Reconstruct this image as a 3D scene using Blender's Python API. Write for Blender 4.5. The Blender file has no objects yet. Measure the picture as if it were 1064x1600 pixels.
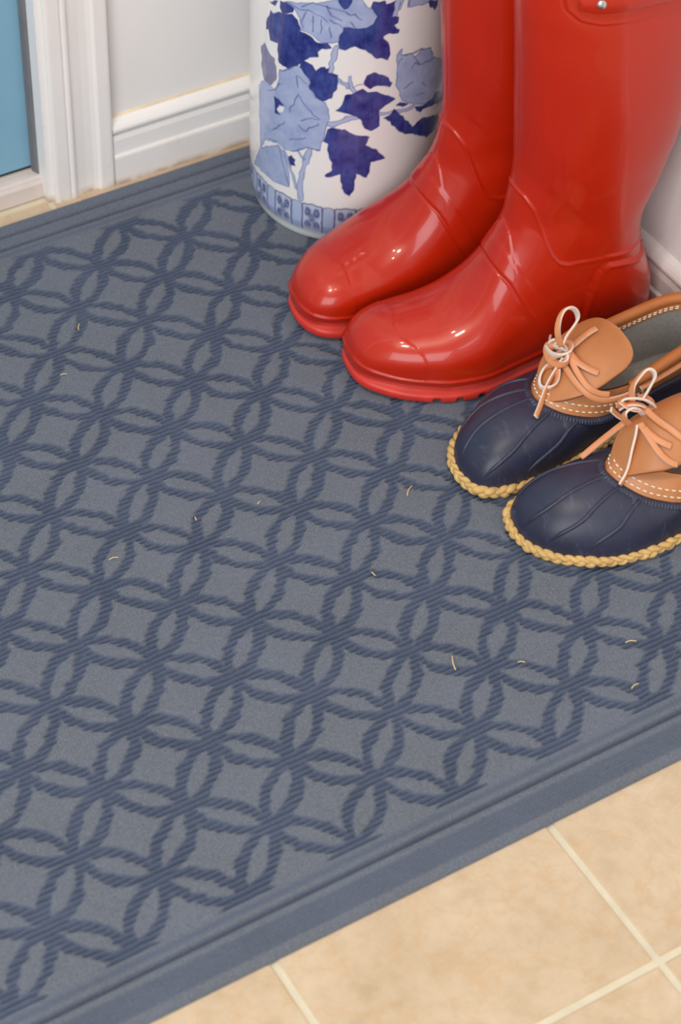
import bpy, math, random
import numpy as np
from mathutils import Vector, Matrix

# ------------------------------------------------------------------ camera, world, lights, exposure
U = 0.065                      # one repeat of the mat's ring pattern, in metres
scene = bpy.context.scene
COL = scene.collection
cam = bpy.data.cameras.new('camera')
cam.sensor_fit = 'VERTICAL'; cam.sensor_height = 23.6; cam.lens = 3400 * 23.6 / 1600
cam.clip_start = 0.05; cam.clip_end = 50
cam_o = bpy.data.objects.new('camera', cam); COL.objects.link(cam_o)
RX = Vector((0.855366885, -0.516836636, 0.035034021))
DN = Vector((-0.351905532, -0.629371021, -0.692859736))
FW = Vector((0.380144693, 0.580320609, -0.720220802))
cam_o.matrix_world = Matrix(((RX.x, -DN.x, -FW.x, -0.53702801), (RX.y, -DN.y, -FW.y, -1.23809405),
                             (RX.z, -DN.z, -FW.z, 1.3430069), (0, 0, 0, 1)))
cam.dof.use_dof = True; cam.dof.focus_distance = 1.87; cam.dof.aperture_fstop = 4.0
scene.camera = cam_o

world = bpy.data.worlds.new('world'); scene.world = world; world.use_nodes = True
bg = world.node_tree.nodes['Background']
bg.inputs['Color'].default_value = (1.0, 0.965, 0.93, 1); bg.inputs['Strength'].default_value = 0.53

def lamp(name, kind, loc, energy, color, target=None, **kw):
    l = bpy.data.lights.new(name, kind); l.energy = energy; l.color = color
    for k, v in kw.items(): setattr(l, k, v)
    o = bpy.data.objects.new(name, l); COL.objects.link(o); o.location = loc
    if target is not None:
        o.rotation_euler = (Vector(target) - Vector(loc)).to_track_quat('-Z', 'Y').to_euler()
    return o
# bulbs of the hall's ceiling light and a cool area light added front-left to brighten the walls
lamp('ceiling_bulb_a', 'POINT', (-0.70, -0.52, 2.35), 47, (1.0, 0.87, 0.72), shadow_soft_size=0.12)
lamp('ceiling_bulb_b', 'POINT', (-0.28, -0.72, 2.35), 14, (1.0, 0.87, 0.72), shadow_soft_size=0.05)
lamp('ceiling_bulb_c', 'POINT', (-0.50, -0.15, 2.35), 14, (1.0, 0.87, 0.72), shadow_soft_size=0.05)
lamp('daylight_fill', 'AREA', (-2.2, -2.3, 1.7), 76, (0.93, 0.965, 1.0), target=(0.4, 0.2, 0.3), shape='RECTANGLE', size=2.4, size_y=2.0)

vs = scene.view_settings
vs.view_transform = 'Standard'; vs.look = 'None'; vs.gamma = 1.0; vs.exposure = 0.0
vs.use_curve_mapping = False

# ------------------------------------------------------------------ helpers
def srgb(r, g, b):
    f = lambda c: (c / 255 / 12.92) if c / 255 <= 0.04045 else ((c / 255 + 0.055) / 1.055) ** 2.4
    return (f(r), f(g), f(b), 1)

class NT:
    """small wrapper around a material's node tree"""
    def __init__(s, name):
        s.m = bpy.data.materials.new(name); s.m.use_nodes = True
        s.t = s.m.node_tree; s.b = s.t.nodes['Principled BSDF']
    def n(s, kind, ins=None, **props):
        d = s.t.nodes.new(kind)
        for k, v in props.items(): setattr(d, k, v)
        for k, v in (ins or {}).items():
            if isinstance(v, bpy.types.NodeSocket): s.t.links.new(v, d.inputs[k])
            else: d.inputs[k].default_value = v
        return d
    def set(s, **kw):
        for k, v in kw.items():
            k = k.replace('_', ' ')
            if isinstance(v, bpy.types.NodeSocket): s.t.links.new(v, s.b.inputs[k])
            else: s.b.inputs[k].default_value = v
    def coords(s, which='Object'):
        return s.n('ShaderNodeTexCoord').outputs[which]
    def noise(s, vec, scale, detail=3.0, rough=0.55):
        return s.n('ShaderNodeTexNoise', {'Vector': vec, 'Scale': scale, 'Detail': detail, 'Roughness': rough}).outputs['Fac']
    def ramp(s, fac, stops):
        d = s.n('ShaderNodeValToRGB', {'Fac': fac}); e = d.color_ramp.elements
        while len(e) < len(stops): e.new(0.5)
        for i, (p, c) in enumerate(stops): e[i].position = p; e[i].color = c
        return d.outputs['Color']
    def mix(s, fac, a, b, mode='MIX'):
        d = s.n('ShaderNodeMix', data_type='RGBA', blend_type=mode)
        for i, v in ((0, fac), (6, a), (7, b)):
            if isinstance(v, bpy.types.NodeSocket): s.t.links.new(v, d.inputs[i])
            else: d.inputs[i].default_value = v
        return d.outputs[2]
    def bump(s, height, strength, dist):
        return s.n('ShaderNodeBump', {'Height': height, 'Strength': strength, 'Distance': dist}).outputs['Normal']

def plain(name, col, rough=0.5, var=0.0, vscale=60, bump=0.0, bscale=300, bdist=0.0004, **kw):
    t = NT(name); v = t.coords()
    c = col
    if var:
        f = t.noise(v, vscale)
        c = t.ramp(f, [(0.3, tuple(x * (1 - var) for x in col[:3]) + (1,)), (0.7, tuple(min(1, x * (1 + var)) for x in col[:3]) + (1,))])
    t.set(Base_Color=c, Roughness=rough, **kw)
    if bump: t.set(Normal=t.bump(t.noise(v, bscale, 4), bump, bdist))
    return t.m

def mesh_obj(name, verts, faces, mat, parent=None, smooth=True, attrs=None):
    verts = np.asarray(verts, dtype=np.float32).reshape(-1, 3)
    me = bpy.data.meshes.new(name)
    if isinstance(faces, np.ndarray) and faces.ndim == 2 and faces.shape[1] == 4:
        nf = len(faces)
        me.vertices.add(len(verts)); me.vertices.foreach_set('co', verts.ravel())
        me.loops.add(nf * 4); me.loops.foreach_set('vertex_index', faces.astype(np.int32).ravel())
        me.polygons.add(nf); me.polygons.foreach_set('loop_start', np.arange(0, nf * 4, 4, dtype=np.int32))
        me.update(calc_edges=True); me.validate()
    else:
        me.from_pydata([tuple(map(float, v)) for v in verts], [], [tuple(int(i) for i in f) for f in faces])
    if smooth: me.polygons.foreach_set('use_smooth', [True] * len(me.polygons))
    for k, a in (attrs or {}).items():
        a = np.asarray(a, dtype=np.float32)
        if a.ndim == 1:
            at = me.attributes.new(k, 'FLOAT', 'POINT'); at.data.foreach_set('value', a)
        else:
            at = me.attributes.new(k, 'FLOAT_COLOR', 'POINT')
            at.data.foreach_set('color', np.c_[a, np.ones(len(a), dtype=np.float32)].astype(np.float32).ravel())
    if mat is not None:
        for m in (mat if isinstance(mat, (list, tuple)) else [mat]): me.materials.append(m)
    o = bpy.data.objects.new(name, me); COL.objects.link(o)
    if parent is not None: o.parent = parent
    return o

def grid_faces(nr, nc, close_c=False, close_r=False, flip=False, off=0):
    r = np.arange(nr if close_r else nr - 1); c = np.arange(nc if close_c else nc - 1)
    R, C = np.meshgrid(r, c, indexing='ij'); R2 = (R + 1) % nr; C2 = (C + 1) % nc
    f = np.stack([R * nc + C, R * nc + C2, R2 * nc + C2, R2 * nc + C], -1).reshape(-1, 4)
    if flip: f = f[:, ::-1]
    return f + off

def empty(name, loc=(0, 0, 0), rz=0.0):
    o = bpy.data.objects.new(name, None); COL.objects.link(o); o.location = loc; o.rotation_euler = (0, 0, rz)
    o.empty_display_size = 0.02
    return o

def tag(o, label=None, cat=None, group=None, kind=None):
    if label: o['label'] = label
    if cat: o['category'] = cat
    if group: o['group'] = group
    if kind: o['kind'] = kind
    return o

def pchip(x, y, xq):
    x = np.asarray(x, float); y = np.asarray(y, float); xq = np.asarray(xq, float)
    h = np.diff(x); d = np.diff(y) / h; m = np.zeros_like(y)
    for i in range(1, len(x) - 1):
        if d[i - 1] * d[i] > 0:
            w1 = 2 * h[i] + h[i - 1]; w2 = h[i] + 2 * h[i - 1]
            m[i] = (w1 + w2) / (w1 / d[i - 1] + w2 / d[i])
    m[0] = d[0]; m[-1] = d[-1]
    i = np.clip(np.searchsorted(x, xq) - 1, 0, len(x) - 2); t = (xq - x[i]) / h[i]
    return ((2 * t**3 - 3 * t**2 + 1) * y[i] + (t**3 - 2 * t**2 + t) * h[i] * m[i] + (-2 * t**3 + 3 * t**2) * y[i + 1] + (t**3 - t**2) * h[i] * m[i + 1])

def cspline(P, n, closed=False):
    """natural/periodic cubic through points P (k,d), n samples, uniform in chord length"""
    P = np.asarray(P, float)
    if closed: P = np.vstack([P, P[:1]])
    L = np.r_[0, np.cumsum(np.maximum(np.linalg.norm(np.diff(P, axis=0), axis=1) ** 0.7, 1e-6))]
    k = len(P); h = np.diff(L); A = np.zeros((k, k)); b = np.zeros_like(P)
    for i in range(1, k - 1):
        A[i, i - 1] = h[i - 1]; A[i, i] = 2 * (h[i - 1] + h[i]); A[i, i + 1] = h[i]
        b[i] = 6 * ((P[i + 1] - P[i]) / h[i] - (P[i] - P[i - 1]) / h[i - 1])
    if closed:
        A[0, 0] = 1; A[0, -1] = -1
        A[-1, 0] = 2 * h[0]; A[-1, 1] = h[0]; A[-1, -1] = 2 * h[-1]; A[-1, -2] = h[-1]
        b[-1] = 6 * ((P[1] - P[0]) / h[0] - (P[-1] - P[-2]) / h[-1])
    else: A[0, 0] = A[-1, -1] = 1
    M = np.linalg.solve(A, b)
    q = np.linspace(0, L[-1], n + 1 if closed else n)
    if closed: q = q[:-1]
    i = np.clip(np.searchsorted(L, q, side='right') - 1, 0, k - 2); t = (q - L[i])[:, None]; H = h[i][:, None]
    return (M[i] * (H - t) ** 3 + M[i + 1] * t ** 3) / (6 * H) + (P[i] / H - M[i] * H / 6) * (H - t) + (P[i + 1] / H - M[i + 1] * H / 6) * t

def resample(P, n, closed=False):
    P = np.asarray(P, float); Q = np.vstack([P, P[:1]]) if closed else P
    L = np.r_[0, np.cumsum(np.linalg.norm(np.diff(Q[:, :3], axis=0), axis=1))]
    q = np.linspace(0, L[-1], n + 1)[:-1] if closed else np.linspace(0, L[-1], n)
    return np.stack([np.interp(q, L, Q[:, j]) for j in range(Q.shape[1])], 1)

def frames(P, closed=False, up=(0, 0, 1)):
    """tangent, side, normal along a polyline; normal kept close to 'up' (one vector or one per point)"""
    if closed: T = np.roll(P, -1, 0) - np.roll(P, 1, 0)
    else: T = np.gradient(P, axis=0)
    T = T / np.maximum(np.linalg.norm(T, axis=1, keepdims=True), 1e-12)
    Uv = np.broadcast_to(np.asarray(up, float), P.shape)
    S = np.cross(T, Uv); S = S / np.maximum(np.linalg.norm(S, axis=1, keepdims=True), 1e-9)
    N = np.cross(S, T)
    return T, S, N

def sweep(P, prof, closed=False, up=(0, 0, 1), scale=None, caps=True):
    """sweep profile (k,2: side, normal) along P -> verts, faces"""
    T, S, N = frames(P, closed, up); prof = np.asarray(prof, float); k = len(prof)
    sc = np.ones(len(P)) if scale is None else scale
    V = P[:, None, :] + S[:, None, :] * (prof[None, :, 0:1] * sc[:, None, None]) + N[:, None, :] * (prof[None, :, 1:2] * sc[:, None, None])
    F = grid_faces(len(P), k, close_c=True, close_r=closed).tolist()
    if caps and not closed:
        F.append(list(range(k))[::-1]); F.append([(len(P) - 1) * k + i for i in range(k)])
    return V.reshape(-1, 3), F

def circ(r, n=8, r2=None):
    a = np.linspace(0, 2 * np.pi, n, endpoint=False)
    return np.c_[np.cos(a) * r, np.sin(a) * (r if r2 is None else r2)]

def join(parts):
    V = []; F = []; o = 0
    for v, f in parts:
        V.append(np.asarray(v).reshape(-1, 3)); F += [[i + o for i in q] for q in (f.tolist() if isinstance(f, np.ndarray) else f)]; o += len(V[-1])
    return np.vstack(V), F

def box_vf(x0, x1, y0, y1, z0, z1, bev=0.0):
    if bev <= 0:
        V = [(x, y, z) for z in (z0, z1) for x, y in ((x0, y0), (x1, y0), (x1, y1), (x0, y1))]
        return np.array(V), [[3, 2, 1, 0], [4, 5, 6, 7], [0, 1, 5, 4], [1, 2, 6, 5], [2, 3, 7, 6], [3, 0, 4, 7]]
    b = bev; lv = [(z0, 0), (z1 - b, 0), (z1, b)]; V = []
    for z, i in lv: V += [(x0 + i, y0 + i, z), (x1 - i, y0 + i, z), (x1 - i, y1 - i, z), (x0 + i, y1 - i, z)]
    F = [[3, 2, 1, 0], [8, 9, 10, 11]]
    for l in (0, 4):
        for i in range(4): j = (i + 1) % 4; F.append([l + i, l + j, l + 4 + j, l + 4 + i])
    return np.array(V), F

def prism(prof, axis, a0, a1):
    """closed profile list of (p,q) extruded along axis: 'x' -> (y,z), 'y' -> (x,z), 'z' -> (x,y)"""
    k = len(prof); V = []
    for a in (a0, a1):
        for p, q in prof: V.append({'x': (a, p, q), 'y': (p, a, q), 'z': (p, q, a)}[axis])
    F = [list(range(k))[::-1], [k + i for i in range(k)]] + [[i, (i + 1) % k, k + (i + 1) % k, k + i] for i in range(k)]
    return np.array(V, float), F

def fix_normals(o):
    import bmesh
    bm = bmesh.new(); bm.from_mesh(o.data); bmesh.ops.recalc_face_normals(bm, faces=bm.faces); bm.to_mesh(o.data); bm.free()
    return o

rng = np.random.default_rng(7)
def vnoise(x, y, seed=0):
    """smooth value noise on arrays (period-free hash lattice)"""
    xi = np.floor(x).astype(np.int64); yi = np.floor(y).astype(np.int64); fx = x - xi; fy = y - yi
    def hsh(a, b):
        n = (a * 374761393 + b * 668265263 + seed * 974711) & 0x7fffffff
        n = ((n ^ (n >> 13)) * 1274126177) & 0x7fffffff
        return ((n ^ (n >> 16)) & 0xffff) / 65535.0
    sx = fx * fx * (3 - 2 * fx); sy = fy * fy * (3 - 2 * fy)
    return (hsh(xi, yi) * (1 - sx) + hsh(xi + 1, yi) * sx) * (1 - sy) + (hsh(xi, yi + 1) * (1 - sx) + hsh(xi + 1, yi + 1) * sx) * sy

def sstep(a, b, x):
    t = np.clip((x - a) / (b - a), 0, 1); return t * t * (3 - 2 * t)

# ------------------------------------------------------------------ setting
MAT_TOP = 0.007
m_wall = plain('wall_paint', srgb(236, 233, 230), 0.55, 0.02, 4, 0.25, 160, 0.0006)
def paint_mat(name, col, dirt):
    t = NT(name); v = t.coords()
    sp = t.ramp(t.noise(v, 55, 2), [(0.70, (0, 0, 0, 1)), (0.78, (1, 1, 1, 1))])
    st = t.ramp(t.noise(v, 12, 4), [(0.45, (0, 0, 0, 1)), (0.8, (0.35, 0.35, 0.35, 1))])
    c = t.mix(st, col, dirt); c = t.mix(t.mix(0.12, (0, 0, 0, 1), sp), c, srgb(150, 130, 105))
    # grime where the mop never reaches: patchy brown line along the floor
    z = t.n('ShaderNodeSeparateXYZ', {0: v}).outputs['Z']
    zl = t.n('ShaderNodeMapRange', {'Value': z, 'From Min': 0.0, 'From Max': 0.008, 'To Min': 0.75, 'To Max': 0.0}).outputs[0]
    gn = t.n('ShaderNodeMapRange', {'Value': t.noise(v, 45, 4), 'From Min': .38, 'From Max': .62}).outputs[0]
    c = t.mix(t.n('ShaderNodeMath', {0: zl, 1: gn}, operation='MULTIPLY').outputs[0], c, srgb(158, 122, 82))
    t.set(Base_Color=c, Roughness=0.32, Normal=t.bump(t.noise(v, 90, 3), 0.15, 0.0005))
    return t.m
m_trim = paint_mat('trim_paint', srgb(238, 235, 233), srgb(228, 214, 196))
m_door = plain('door_paint', srgb(128, 174, 199), 0.38, 0.05, 9, 0.3, 120, 0.0005)
m_gasket = plain('gasket_grey', srgb(112, 112, 116), 0.6, 0.08, 40)
m_sill = plain('sill_metal', srgb(214, 203, 198), 0.42, 0.04, 25)
m_dirt = plain('caulk_tan', srgb(196, 160, 112), 0.8, 0.15, 80)

XW, YW = 8.76, 5.42          # inner faces of the right and back walls, in pattern units
H_ROOM = 2.45 / U
# floor: grout bed with one object per tile
def tile_material():
    t = NT('tile_ceramic'); v = t.coords(); r = t.n('ShaderNodeObjectInfo').outputs['Random']
    off = t.n('ShaderNodeCombineXYZ', {'X': r, 'Y': r, 'Z': r}).outputs[0]
    v2 = t.n('ShaderNodeVectorMath', {0: v, 1: t.n('ShaderNodeVectorMath', {0: off, 'Scale': 17.0}, operation='SCALE').outputs[0]}, operation='ADD').outputs[0]
    big = t.ramp(t.noise(v2, 9, 5, 0.6), [(0.30, srgb(187, 163, 132)), (0.5, srgb(202, 179, 150)), (0.72, srgb(213, 193, 168))])
    fine = t.ramp(t.noise(v2, 60, 6, 0.7), [(0.35, srgb(180, 152, 119)), (0.55, srgb(206, 183, 154)), (0.75, srgb(216, 198, 174))])
    c = t.mix(0.38, big, fine)
    w = t.n('ShaderNodeTexNoise', {'Vector': v2, 'Scale': 14.0, 'Detail': 5.0, 'Distortion': 1.6}).outputs['Fac']
    vein = t.ramp(w, [(0.47, (0, 0, 0, 1)), (0.5, (0.35, 0.35, 0.35, 1)), (0.53, (0, 0, 0, 1))])
    c = t.mix(vein, c, srgb(198, 160, 116))
    t.set(Base_Color=c, Roughness=0.42, Normal=t.bump(t.noise(v2, 70, 5), 0.25, 0.0007))
    return t.m
m_tile = tile_material()
m_grout = plain('grout', srgb(211, 201, 177), 0.9, 0.06, 40, 0.4, 500, 0.0005)
X0, X1F, Y0 = -16.4, XW + 0.3, -24.9
v, f = box_vf(X0 * U, X1F * U, Y0 * U, (YW + 0.6) * U, -0.012, -0.0016)
floor = tag(mesh_obj('floor', v, f, m_grout, smooth=False), kind='structure')
T = 3.70; G = 0.048
xl = [2.16 + T * k for k in range(-5, 2)] + [XW + 0.0]
yl = [-10.02 + T * k for k in range(-4, 5)] + [YW]
full = None
for i in range(len(xl) - 1):
    for j in range(len(yl) - 1):
        w_ = (xl[i + 1] - xl[i] - 2 * G) * U; h_ = (yl[j + 1] - yl[j] - 2 * G) * U
        if abs(xl[i + 1] - xl[i] - T) < 1e-6 and abs(yl[j + 1] - yl[j] - T) < 1e-6:
            if full is None:
                vv, ff = box_vf(-w_ / 2, w_ / 2, -h_ / 2, h_ / 2, -0.008, 0, 0.0012); full = mesh_obj('tile', vv, ff, m_tile, floor, smooth=False); o = full
            else:
                o = full.copy(); COL.objects.link(o); o.parent = floor
        else:
            vv, ff = box_vf(-w_ / 2, w_ / 2, -h_ / 2, h_ / 2, -0.008, 0, 0.0012); o = mesh_obj('tile', vv, ff, m_tile, floor, smooth=False)
        o.location = ((xl[i] + xl[i + 1]) / 2 * U, (yl[j] + yl[j + 1]) / 2 * U, 0)

# back wall with the doorway (opening x from DX0 to DX1)
DX1 = 2.20; DX0 = DX1 - 13.2; DH = 2.06 / U; WT = 1.9
v, f = join([box_vf(DX1 * U, (XW + 0.2) * U, YW * U, (YW + WT) * U, 0, H_ROOM * U),
             box_vf((DX0 - 6) * U, DX0 * U, YW * U, (YW + WT) * U, 0, H_ROOM * U),
             box_vf(DX0 * U, DX1 * U, YW * U, (YW + WT) * U, DH * U, H_ROOM * U)])
tag(mesh_obj('wall_back', v, f, m_wall, smooth=False), kind='structure')
v, f = box_vf(XW * U, (XW + 1.5) * U, -24.9 * U, YW * U, 0, H_ROOM * U)
tag(mesh_obj('wall_right', v, f, m_wall, smooth=False), kind='structure')

# baseboards: (depth from wall, height) profile
bb = [(0, 0), (.20, 0), (.20, .48), (.193, .51), (.120, .525), (.120, .55), (.150, .562), (.150, .78), (.13, .86), (.04, .875), (.04, .90), (.15, .912), (.165, .955), (.16, .99), (.13, 1.04), (.09, 1.085), (.03, 1.125), (0, 1.13)]
v, f = prism([((YW - d) * U, z * U) for d, z in bb], 'x', 3.24 * U, XW * U)
o = fix_normals(mesh_obj('baseboard_back', v, f, m_trim, smooth=False)); tag(o, kind='structure')
v, f = prism([((XW - d) * U, z * U) for d, z in bb], 'y', -24.9 * U, (YW - 0.2) * U)
o = fix_normals(mesh_obj('baseboard_right', v, f, m_trim, smooth=False)); tag(o, kind='structure')
# caulk bead between the baseboard cap and the wall, brownish with age
v, f = prism([((YW - 0.001) * U, 1.12 * U), ((YW - 0.035) * U, 1.125 * U), ((YW - 0.001) * U, 1.155 * U)], 'x', 3.24 * U, XW * U)
o = fix_normals(mesh_obj('trim_4', v, f, plain('old_caulk', srgb(226, 208, 178), 0.7, 0.12, 30), smooth=False)); tag(o, kind='structure')

# door casing (right side of the doorway): (x, depth) profile standing on the floor
cas = [(2.25, 0), (2.25, .215), (2.265, .245), (2.30, .255), (2.47, .255), (2.49, .235), (2.51, .235), (2.525, .255), (2.555, .262), (2.585, .25), (2.60, .215),
       (2.66, .20), (2.78, .185), (2.90, .19), (2.965, .215), (2.985, .245), (3.01, .265), (3.17, .27), (3.205, .262), (3.225, .235), (3.225, 0)]
def casing(name, mirror=None):
    pr = [((x if mirror is None else mirror - x) * U, (YW - d * .72) * U) for x, d in cas]
    v, f = prism(pr, 'z', 0, (DH + 1.0) * U)
    return tag(fix_normals(mesh_obj(name, v, f, m_trim, smooth=False)), kind='structure')
casing('trim_1'); casing('trim_2', mirror=DX0 + DX1)
# head casing
v, f = box_vf((DX0 - 1.0) * U, (DX1 + 1.0) * U, (YW - .2) * U, YW * U, (DH + 1.0) * U, (DH + 2.0) * U, 0)
tag(mesh_obj('trim_3', v, f, m_trim, smooth=False), kind='structure')

# door frame, weatherstrip, slab, threshold
door = tag(empty('door_1', ((DX0 + DX1) / 2 * U, 5.8 * U, 0)), kind='structure')
ox, oy = (DX0 + DX1) / 2, 5.8
def dbox(name, x0, x1, y0, y1, z0, z1, mat, bev=0, parent=door):
    v, f = box_vf((x0 - ox) * U, (x1 - ox) * U, (y0 - oy) * U, (y1 - oy) * U, z0 * U, z1 * U, bev * U)
    return mesh_obj(name, v, f, mat, parent, smooth=False)
JX = 2.15
for nm, a, b in (('jamb', JX, DX1 + .10), ('jamb', DX0 - .10, DX0 + .05)):
    dbox(nm, a, b, YW - .07, 7.2, 0, DH, m_trim)
v, f = prism([((JX - ox) * U, (5.62 - oy) * U), ((JX - .035 - ox) * U, (5.66 - oy) * U), ((JX - .05 - ox) * U, (5.80 - oy) * U), ((JX - ox) * U, (5.80 - oy) * U)], 'z', .30 * U, DH * U)
fix_normals(mesh_obj('weatherstrip', v, f, m_gasket, door, smooth=False))
slab = dbox('slab', DX0 + .10, 2.125, 5.81, 6.5, .40, DH - .1, m_door, .03)
# raised panels of the slab, further up and out of view
for px in (-9.3, -4.1):
    for pz, ph in ((3.9, 8.5), (14.5, 13.5)):
        dbox('panel', px - .2, px + 4.4, 5.74, 5.83, pz, pz + ph, m_door, .05, parent=slab)
th = [(5.50, 0), (5.50, .26), (5.515, .29), (5.55, .30), (5.60, .30), (5.615, .34), (5.70, .345), (5.715, .32), (5.80, .33), (6.6, .35), (6.6, 0)]
v, f = prism([((y - oy) * U, z * U) for y, z in th], 'x', (DX0 + .05 - ox) * U, (JX - ox) * U)
fix_normals(mesh_obj('threshold', v, f, m_sill, door, smooth=False))
dbox('sweep', DX0 + .10, 2.12, 5.83, 6.3, .345, .40, plain('sweep_black', srgb(30, 34, 42), 0.6))
# handle on the latch side, above the frame of the photograph
kn = []
for r0, y in ((.35, -.05), (.35, -.10), (.16, -.14), (.16, -.5), (.36, -.6), (.42, -.78), (.34, -.95), (.05, -1.0)):
    a = np.linspace(0, 2 * np.pi, 24, endpoint=False); kn.append(np.c_[np.cos(a) * r0, 0 * a + y, np.sin(a) * r0])
v = np.vstack(kn) * U + np.array([(1.2 - ox) * U, 0, .95])
mesh_obj('knob', v, grid_faces(len(kn), 24, close_c=True), plain('brushed_nickel', srgb(190, 188, 182), 0.25, Metallic=1.0), slab)
# ------------------------------------------------------------------ mat
S2 = math.sqrt(0.5)
MX0, MX1 = -8.3, 8.50; MCY = -1.414; MHY = 6.50; MY0, MY1 = MCY - MHY, MCY + MHY
PX = (MX0 + .84, 7.78)
def build_mat():
    nx, ny = 620, 880
    xs = np.linspace(MX0, MX1, nx); ys = np.linspace(MY0, MY1, ny)
    X, Y = np.meshgrid(xs, ys)
    wob = 0.010 * (vnoise(X * 3, Y * 3, 1) - .5) * 2
    i = (X - Y) * S2; j = -(X + Y) * S2                    # lattice coordinates (45 degrees to the mat)
    ii = i + wob; jj = j + 0.010 * (vnoise(X * 3, Y * 3, 2) - .5) * 2
    a = ii - np.floor(ii) - .5; b = jj - np.floor(jj) - .5
    sag = .172; Rc = (.25 + sag * sag) / (2 * sag); o_ = .5 - sag + Rc      # two arcs over every side of the lattice make a petal
    d = np.min(np.abs([np.hypot(a - o_, b) - Rc, np.hypot(a + o_, b) - Rc, np.hypot(a, b - o_) - Rc, np.hypot(a, b + o_) - Rc]), axis=0)
    # distance to the field's rim
    ey = MHY - np.abs(Y - MCY); ex = np.minimum(X - MX0, np.maximum(MX1 - X, 0) * 1.17)
    e = np.minimum(ex, ey)                                  # from outer edge: .25 groove2, .55 groove1, .84 half nodes
    inner = sstep(.76, .82, e)
    bandw = .070 + .060 * (vnoise(X * 5, Y / .074, 3) - .5)
    band = (1 - sstep(bandw - .022, bandw + .022, d)) * inner
    # thicker, darker crossings at the lattice nodes
    dn = np.hypot(ii - np.round(ii), jj - np.round(jj))
    band = np.maximum(band, (1 - sstep(.08, .16, dn)) * inner)
    pitch = .074
    ph = (Y + .012 * (vnoise(X * 7, Y * 7, 4) - .5) + .008 * (vnoise(X * 30, Y * 30, 5) - .5)) / pitch
    rib = np.abs(np.sin(np.pi * ph))                        # sharp valleys between loops
    ribx = .5 + .5 * vnoise(X / .11, Y / pitch, 6)
    fuzz = vnoise(X * 42, Y * 42, 8) * .6 + vnoise(X * 85, Y * 85, 9) * .4
    z = MAT_TOP + 0 * X
    z += (fuzz - .5) * .0006
    z -= band * .0015
    z += band * (rib ** 1.2 * ribx - .5) * .0052
    # border: grooves, ribbed strip and bevelled rim
    bord = 1 - sstep(.74, .80, e)
    g1 = np.exp(-((e - .55) / .034) ** 2); g1b = np.exp(-((e - .70) / .05) ** 2); g2 = np.exp(-((e - .28) / .034) ** 2)
    along = np.where(ex < ey, Y, X)
    strip = sstep(.10, .13, e) * (1 - sstep(.40, .44, e))
    ridge = np.sin(e / .042 * 2 * np.pi) * .5
    far = (Y > MCY) & (ey < ex)
    z -= g1 * .0052 + g1b * .0010 * (1 - far * .6)
    z -= np.where(far, g2 * .0054, 0)
    z += np.where(far, 0, strip * (ridge * .0012 - .0008))
    rim = sstep(0, .085, e)
    z = z * (0.25 + .75 * np.sqrt(rim))
    band2 = np.maximum(band, np.where(far, .25 * bord, np.maximum(strip * .55, 0))); band2 = np.maximum(band2, np.maximum(g1, g1b * .7) * .9)  # border grooves also take the darker band colour, painting in their shade
    top = np.stack([X * U, Y * U, z], -1).reshape(-1, 3)
    F = grid_faces(ny, nx)
    # skirt to the floor
    idx = np.arange(ny * nx).reshape(ny, nx)
    loop = np.r_[idx[0, :-1], idx[:-1, -1], idx[-1, :0:-1], idx[:0:-1, 0]]
    low = top[loop].copy(); low[:, 2] = 0.0002
    n0 = len(top); k = len(loop); a = np.arange(k); b = (a + 1) % k
    F = np.vstack([F, np.stack([loop[a], n0 + a, n0 + b, loop[b]], -1)])
    V = np.vstack([top, low]); B = np.r_[band2.ravel(), np.ones(k) * .5]
    t = NT('mat_pile'); c = t.coords()
    bf = t.n('ShaderNodeAttribute', attribute_name='band').outputs['Fac']
    n1 = t.noise(c, 1500, 3, .7); n2 = t.noise(c, 14, 4)
    pile = t.ramp(n1, [(.25, srgb(58, 63, 73)), (.5, srgb(99, 104, 113)), (.8, srgb(152, 156, 163))])
    loops = t.ramp(n1, [(.25, srgb(45, 53, 70)), (.5, srgb(72, 82, 103)), (.8, srgb(108, 119, 142))])
    col = t.mix(bf, pile, loops)
    col = t.mix(t.ramp(n2, [(.35, (0, 0, 0, 1)), (.75, (.22, .22, .22, 1))]), col, srgb(112, 122, 146))
    t.set(Base_Color=col, Roughness=.95, Sheen_Weight=.25, Sheen_Roughness=.6, Sheen_Tint=srgb(190, 200, 225), Normal=t.bump(n1, .55, .0012))
    t.b.inputs['Specular IOR Level'].default_value = .15
    o = mesh_obj('door_mat', V, F, t.m, attrs={'band': B})
    tag(o, 'slate blue carpet doormat with an interlocking ring pattern on tan tiles', 'doormat')
build_mat()

# ------------------------------------------------------------------ ceramic jar with painted decoration
def pl_dist(P, L):
    """distance from points P (n,2) to polyline L"""
    L = np.asarray(L, float); d = np.full(len(P), 1e9)
    for a, b in zip(L[:-1], L[1:]):
        ab = b - a; t = np.clip(((P - a) @ ab) / max(ab @ ab, 1e-12), 0, 1)
        d = np.minimum(d, np.hypot(P[:, 0] - a[0] - t * ab[0], P[:, 1] - a[1] - t * ab[1]))
    return d

def in_poly(P, L):
    L = np.asarray(L, float); ins = np.zeros(len(P), bool); x, y = P[:, 0], P[:, 1]
    for (x0, y0), (x1, y1) in zip(L, np.roll(L, -1, 0)):
        if y0 == y1: continue
        ins ^= ((y0 > y) != (y1 > y)) & (x < (x1 - x0) * (y - y0) / (y1 - y0) + x0)
    return ins

def sdf(P, L):
    L = np.asarray(L, float); d = pl_dist(P, np.vstack([L, L[:1]]))
    return np.where(in_poly(P, L), -d, d)

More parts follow.
